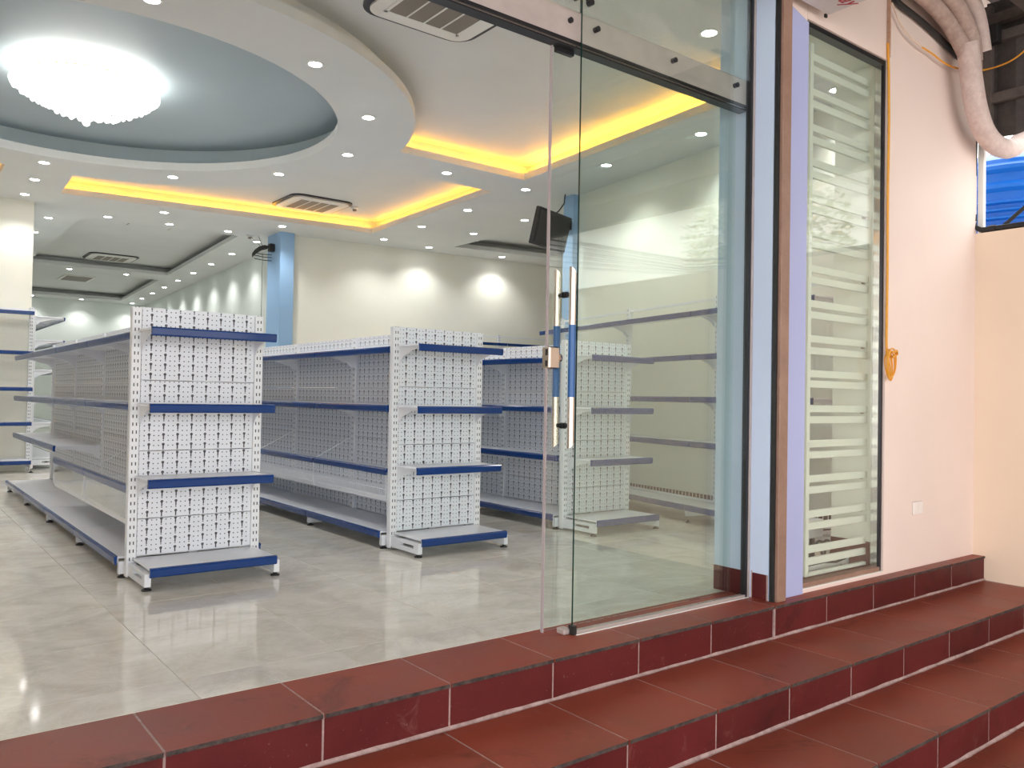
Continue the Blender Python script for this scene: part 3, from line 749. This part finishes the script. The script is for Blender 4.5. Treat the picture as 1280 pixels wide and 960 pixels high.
MB().box(4.946, 4.9525, 2.672, 2.949, .026, .19).box(4.075, 4.946, 2.672, 2.949, .0, .029).build('sill_tile', MT['red_face'], wn)
MB().box(4.915, 4.931, 2.622, 2.664, .05, 3.17).build('jamb_strip', MT['steel'], wn)
gr = thing('security_grille', 'ivory painted window grille of paired horizontal bars behind the glass', 'grille', (4.62, 2.72, 0))
for x_ in (-.325, .355):
    MB().cbox(x_ - .017, x_ + .017, -.012, .012, .045, 3.16, .003).build('upright_bar', MT['grille'], gr)
MB().cbox(-.40, -.385, -.012, .012, .045, 3.16, .003).build('upright_bar', MT['grille'], gr)
bm1 = MB().cbox(-.325, .355, -.010, .010, -.021, .021, .003).mesh('cross_bar', MT['grille'])
for z_ in (3.085, 3.015, 2.88, 2.81, 2.67, 2.60, 2.465, 2.395, 2.255, 2.19, 2.05, 1.985, 1.84, 1.775, 1.635, 1.57, 1.43, 1.36, 1.225, 1.165, 1.02, .955, .815, .75, .61, .545, .405, .335, .20, .13):
    link('cross_bar', bm1, gr, (0, 0, z_))
MB().cbox(-.325, .355, -.012, .012, .045, .065, .003).build('bottom_bar', MT['grille'], gr)
tb = MB().box(.30, .34, .012, .022, -.006, .006).mesh('fixing_tab', MT['brown'])
for z_ in (2.255, 1.84, 1.43, 1.02, .61, .405, .20): link('fixing_tab', tb, gr, (0, 0, z_ - .022))

# things seen low through the window
ps = thing('power_strip', 'white power strip with a black lead on the floor behind the window', 'power strip', (4.75, 2.86, .03), .0)
MB().cbox(-.26, .10, -.04, .04, 0, .05, .008).cbox(.11, .22, -.04, .04, 0, .055, .008).build('housing', MT['white_w'], ps)
MB().tube([(-.3, -.06, .05), (-.15, -.07, .055), (.0, -.065, .04), (.12, -.06, .05)], .007, 6).build('lead', MT['dark'], ps)
cc = thing('coiled_cable', 'loose dark coiled cable lying just inside the window', 'cable', (4.93, 3.02, 0))
for k, (dx, rr_) in enumerate(((0, .07), (.12, .06), (-.12, .065))):
    MB().tube([(dx + rr_ * math.cos(a * PI / 8), .02 * k, .08 + rr_ * math.sin(a * PI / 8)) for a in range(17)], .009, 6).build('loop', MT['dark'], cc)
bx_ = thing('metal_tray', 'grey white metal tray on black feet low behind the window grille', 'tray', (4.98, 3.16, 0), 0)
MB().cbox(-.13, .13, -.06, .06, .15, .27, .006).build('body', MT['white'], bx_); MB().box(-.09, .08, -.066, -.059, .235, .255).build('slot', MT['dark'], bx_)
for s_ in (-1, 1): MB().tube([(s_ * .09, 0, 0), (s_ * .09, 0, .16)], .018, 8).build('leg', MT['dark'], bx_)

# ------------------------------------------------------------------ outside: fittings
oc = thing('wall_socket', 'small square blank socket plate on the pink wall', 'socket', (5.376, 2.60, .386))
MB().cbox(-.065, .065, -.010, 0, -.042, .042, .004).build('plate', MT['plate'], oc)
MB().box(-.045, -.004, -.0125, -.010, -.03, .03).box(.004, .045, -.0125, -.010, -.03, .03).build('switch', MT['plate'], oc)
yc = thing('yellow_cable', 'orange yellow cable hanging down the window edge, its end tied in a coil', 'cable', (4.945, 2.578, 0))
MB().tube([(-.012, .012, 3.30), (-.006, .008, 3.1), (.002, .008, 2.8), (-.004, .008, 2.4), (.0, .008, 1.9), (-.004, .008, 1.45), (-.002, .006, 1.36)], .0075, 6).build('drop', MT['cord'], yc)
cl = MB()
for k in range(5):
    ra, rb, ph = .030 + .011 * k, .072 + .006 * ((k * 2) % 5), .5 * k
    e = [(.004 * ((k * 3) % 5) + ra * math.cos(a * PI / 10), -.005 * k + .012 * math.sin(a * PI / 10 + ph), 1.285 + rb * math.sin(a * PI / 10) + .006 * k) for a in range(21)]
    cl.tube(e, .0046, 6)
cl.tube([(.0, -.02, 1.375), (.05, -.03, 1.385), (.075, -.02, 1.365), (.03, -.01, 1.345)], .008, 6)
cl.build('coil', MT['cord'], yc)

def smooth_path(pts, n=6):
    P = [Vector(p) for p in pts]; out = []
    for i in range(len(P) - 1):
        p0, p1, p2, p3 = P[max(i - 1, 0)], P[i], P[i + 1], P[min(i + 2, len(P) - 1)]
        for k in range(n):
            t = k / n; out.append(.5 * ((2 * p1) + (p2 - p0) * t + (2 * p0 - 5 * p1 + 4 * p2 - p3) * t * t + (3 * p1 - p0 - 3 * p2 + p3) * t ** 3))
    return out + [P[-1]]
ap = thing('pipe_bundle', 'insulated air conditioner pipes wrapped in pale tape, looping down at the wall corner', 'pipe', (0, 0, 0))
MB().tube(smooth_path([(5.70, 2.45, 3.47), (5.735, 2.45, 3.36), (5.775, 2.45, 3.23), (5.85, 2.45, 3.06), (5.98, 2.45, 2.93), (6.16, 2.44, 2.872), (6.36, 2.42, 2.895), (6.60, 2.40, 3.05), (6.9, 2.4, 3.2)]), .068, 14).build('taped_pipe', MT['wrap'], ap, True)
MB().tube(smooth_path([(4.75, 2.49, 3.70), (5.0, 2.49, 3.65), (5.30, 2.50, 3.63), (5.55, 2.50, 3.57), (5.68, 2.47, 3.44), (5.74, 2.45, 3.34)]), .050, 12).build('foam_pipe', MT['foam'], ap, True)
MB().tube(smooth_path([(4.8, 2.46, 3.76), (5.15, 2.46, 3.74), (5.50, 2.45, 3.68), (5.72, 2.44, 3.52), (5.78, 2.44, 3.36)]), .055, 12).build('foam_pipe', MT['foam'], ap, True)
MB().tube(smooth_path([(5.0, 2.42, 3.86), (5.4, 2.42, 3.82), (5.75, 2.42, 3.70), (5.88, 2.42, 3.45)]), .05, 12).build('foam_pipe', MT['wrap'], ap, True)
dc = MB().tube(smooth_path([(4.96, 2.572, 3.62), (5.01, 2.572, 3.575), (5.298, 2.572, 3.55), (5.575, 2.572, 3.51), (5.86, 2.572, 3.455)]), .019, 10).build('black_conduit', MT['dark'], None, True)
tag(dc, 'black conduit running along the wall under the pipe bundle', 'conduit')
ow = thing('sagging_wire', 'thin orange wire sagging from the wall top to the corrugated screen', 'wire', (0, 0, 0))
MB().tube(smooth_path([(4.94, 2.57, 3.55), (5.03, 2.57, 3.46), (5.143, 2.565, 3.40), (5.30, 2.56, 3.37)]), .006, 6).build('pale_length', MT['cordlt'], ow)
MB().tube(smooth_path([(5.30, 2.56, 3.37), (5.443, 2.56, 3.365), (5.64, 2.555, 3.345), (5.872, 2.55, 3.368), (6.14, 2.54, 3.43), (6.15, 2.42, 3.43), (6.15, 2.32, 3.455), (6.15, 2.2, 3.53)]), .006, 6).build('orange_length', MT['cord'], ow)

# corrugated screen, its beams, canopy
cs = thing('corrugated_screen', 'dark corrugated metal screen hanging above the side wall gap', 'screen', (6.27, 0, 0))
m = MB(); n = 120; vs = []; fs = []
for i in range(n + 1):
    y = 2.56 - 7.9 * i / n; x = .012 * math.sin(i * PI / 2.0); zb = 2.965 + .012 * math.sin(i * 1.7)
    vs += [(x, y, zb), (x, y, 3.95), (x + .004, y, 3.95), (x + .004, y, zb)]
for i in range(n):
    a, b = i * 4, i * 4 + 4
    fs += [(a, b, b + 1, a + 1), (a + 2, b + 2, b + 3, a + 3), (a + 3, b + 3, b, a), (a + 1, b + 1, b + 2, a + 2)]
m.add(vs, fs).build('sheet', MT['corr'], cs)
for z_ in (3.235, 3.665): MB().cbox(-.065, -.015, -5.3, 2.56, z_ - .035, z_ + .035, .004).build('rail', MT['beam'], cs)
MB().cbox(-.07, -.02, 2.50, 2.56, 3.0, 3.9, .004).build('post', MT['beam'], cs)
jb = tag(MB().cbox(6.12, 6.196, 2.43, 2.53, 3.60, 3.73, .006).build('junction_box', MT['dark']), 'small black junction box on the corrugated screen', 'box')
cn = thing('canopy_roof', 'dark canopy roof over the entrance, widened out of view to shade wall and steps', 'canopy', (0, 0, 0))  # corner part is real; the unseen spread outward is added for shade
m = MB(); n = 110; vs = []; fs = []
for i in range(n + 1):
    x = -4.0 + 10.5 * i / n; z = .014 * math.sin(i * PI / 2)
    vs += [(x, 2.62, 4.02 + z), (x, -5.4, 3.84 + z), (x, -5.4, 3.846 + z), (x, 2.62, 4.026 + z)]
for i in range(n):
    a, b = i * 4, i * 4 + 4
    fs += [(a, b, b + 1, a + 1), (a + 2, b + 2, b + 3, a + 3), (a + 3, b + 3, b, a), (a + 1, b + 1, b + 2, a + 2)]
m.add(vs, fs).build('sheet', MT['corr'], cn)
for x_ in (-3.4, -2.0, -.6, .8, 2.2, 3.6, 5.0, 6.2): MB().box(x_ - .03, x_ + .03, -5.4, 2.61, 3.75, 3.82).build('rafter', MT['beam'], cn)
for y_ in (2.2, 1.0, -.3, -1.6, -2.9, -4.2): MB().box(-4.0, 6.3, y_ - .025, y_ + .025, 3.70, 3.75).build('purlin', MT['beam'], cn)
up_wall = MB().box(-3.3, 6.60, 2.605, 2.95, 3.75, 6.5).box(6.22, 6.60, 2.562, 2.95, 3.06, 3.75)  # corner box is added to block a sliver of sky
up_wall.build('upper_wall', MT['wall_pink'], fw_o)

# drain pipes round the gap and the tank outside
dp = thing('drain_pipe', 'black pipe running down the wall corner and along the wall top', 'pipe', (0, 0, 0))
MB().tube([(6.215, 2.612, 3.06), (6.215, 2.625, 2.40), (6.215, 2.61, 2.335), (6.215, 2.56, 2.307), (6.215, 1.2, 2.307)], .020, 10).build('pipe', MT['dark'], dp, True)
MB().tube([(6.215, 2.625, 2.43), (6.215, 2.62, 2.375)], .026, 10).tube([(6.215, 2.52, 2.307), (6.215, 2.47, 2.307)], .026, 10).build('elbow_sleeve', MT['dark'], dp, True)
tag(MB().cbox(6.235, 6.275, 2.56, 2.60, 2.285, 3.1, .004).build('white_post', MT['white_w']), 'slim white post behind the black drain pipe', 'post')
tag(MB().tube([(6.264, 2.47, 2.300), (6.264, 2.25, 2.48), (6.264, 1.9, 2.75)], .014, 8).build('slanting_rod', MT['dark']), 'black rod slanting across the gap before the blue tank', 'rod')
tk = thing('water_tank', 'ribbed blue water tank seen through the gap above the side wall', 'tank', (7.62, 2.92, 1.48))
pr = [(.02, 0), (.60, 0), (.63, .03)]; z = .03
while z < 1.44:
    st_ = .062 if z < 1.16 else .15
    pr += [(.625, z + .006), (.625, z + st_ * .45), (.66, z + st_ * .62), (.66, z + st_ * .82), (.625, z + st_)]; z += st_
pr += [(.62, z + .03), (.52, z + .10), (.30, z + .16), (.16, z + .18), (.16, z + .22), (.02, z + .22)]
MB().lathe(pr, seg=40).build('body', MT['tank'], tk, True)
for a in (45, 135, 225, 315):
    c_, s_ = .5 * math.cos(math.radians(a)), .5 * math.sin(math.radians(a)); MB().cbox(c_ - .03, c_ + .03, s_ - .03, s_ + .03, -2.35, 0, .004).build('stand_leg', MT['beam'], tk)
MB().cbox(-.6, .6, -.6, .6, -.06, 0, .01).build('stand_top', MT['beam'], tk)
struct(MB().box(6.36, 30, -20, 14, -.80, -.75).build('neighbour_ground', [MT['concrete']]), 'bare ground of the yard beyond the side wall', 'ground')

# sign box over the pilaster
sg = thing('sign_box', 'grey white sign box over the shopfront with red script on its underside', 'sign', (0, 0, 0))
MB().cbox(1.0, 4.19, 1.75, 2.548, 3.235, 3.60, .006).build('box', MT['vinyl'], sg)
fc = bpy.data.curves.new('lettering', 'FONT'); fc.body = 'oay'; fc.size = .12; fc.shear = .4; fc.extrude = .0008; fc.align_x = 'RIGHT'
fc.materials.append(MT['redink'])
fo = bpy.data.objects.new('lettering_curve', fc); COL.objects.link(fo); bpy.context.view_layer.update()
lme = bpy.data.meshes.new_from_object(fo.evaluated_get(bpy.context.evaluated_depsgraph_get())); bpy.data.objects.remove(fo)
lt = link('lettering', lme, sg, (4.17, 2.42, 3.2335)); lt.rotation_euler = (PI, 0, 0)
MB().box(4.06, 4.19, 2.20, 2.25, 3.2325, 3.2345).build('navy_mark', MT['blueink'], sg)
MB().box(4.168, 4.188, 2.550, 2.560, 3.222, 3.24).build('corner_bracket', MT['dark'], sg)

# beyond the wall: overhead wires and a tree that show in the glass
ov = thing('overhead_cables', 'power cables strung beyond the side wall, mirrored in the glass', 'cable', (0, 0, 0))
for k, (za, zb, r_) in enumerate(((3.63, 2.93, .016), (3.55, 2.87, .009), (3.47, 2.83, .011), (3.38, 2.80, .008), (3.28, 2.77, .008), (3.18, 2.74, .006))):
    d = (zb - za) / 2.73
    MB().tube([(8.5, -9.0, za - d * 4.5), (8.5, -4.5, za), (8.5, -1.7, zb), (8.5, 1.5, zb + d * 1.2)], r_, 6).build('wire', MT['darkmetal'], ov)
tre = thing('tree', 'pale leafy tree beyond the side wall, mirrored in the glass', 'tree', (10.7, -2.0, -.75))
MB().tube([(0, 0, 0), (.05, .05, 1.5), (0, .1, 3.3), (.1, .1, 4.5)], [.14, .11, .08, .04], 10).build('trunk', MT['bark'], tre, True)
lv = MB()
for k in range(2600):
    while True:
        p = Vector((random.uniform(-1, 1), random.uniform(-1, 1), random.uniform(-1, 1)))
        if .25 < p.length < 1: break
    p = Vector((p.x * 1.1, p.y * 1.2 - .1, 4.25 + p.z * 1.2)); a = random.uniform(0, PI); s_ = random.uniform(.05, .09)
    u_ = Vector((math.cos(a), math.sin(a), random.uniform(-.5, .5))) * s_; w_ = Vector((-math.sin(a), math.cos(a), random.uniform(-.6, .6))) * s_ * .5
    lv.add([p - u_, p - w_, p + u_, p + w_], [(0, 1, 2, 3)])
lo = lv.build('crown', MT['leaf'], tre); lo['kind'] = 'stuff'

# pale building added beyond the neighbour's yard to dim the mirrored sky
far = thing('added_house', 'pale house added beyond the side wall to dim the sky mirrored in the glass', 'house', (15.5, -10.5, -.75))
MB().box(-.2, 6, -11, 9, 0, 6.4).build('wall', MT['roof'], far)
MB().prism([(-.7, 6.4), (6.5, 6.4), (2.9, 8.2)], -11.4, 9.4, 'y').build('roof', MT['beam'], far)
for y_ in (-8, -4.5, -1, 2.5, 6):
    MB().box(-.24, -.18, y_ - .6, y_ + .6, 1.0, 2.5).build('window', MT['acrylic'], far)
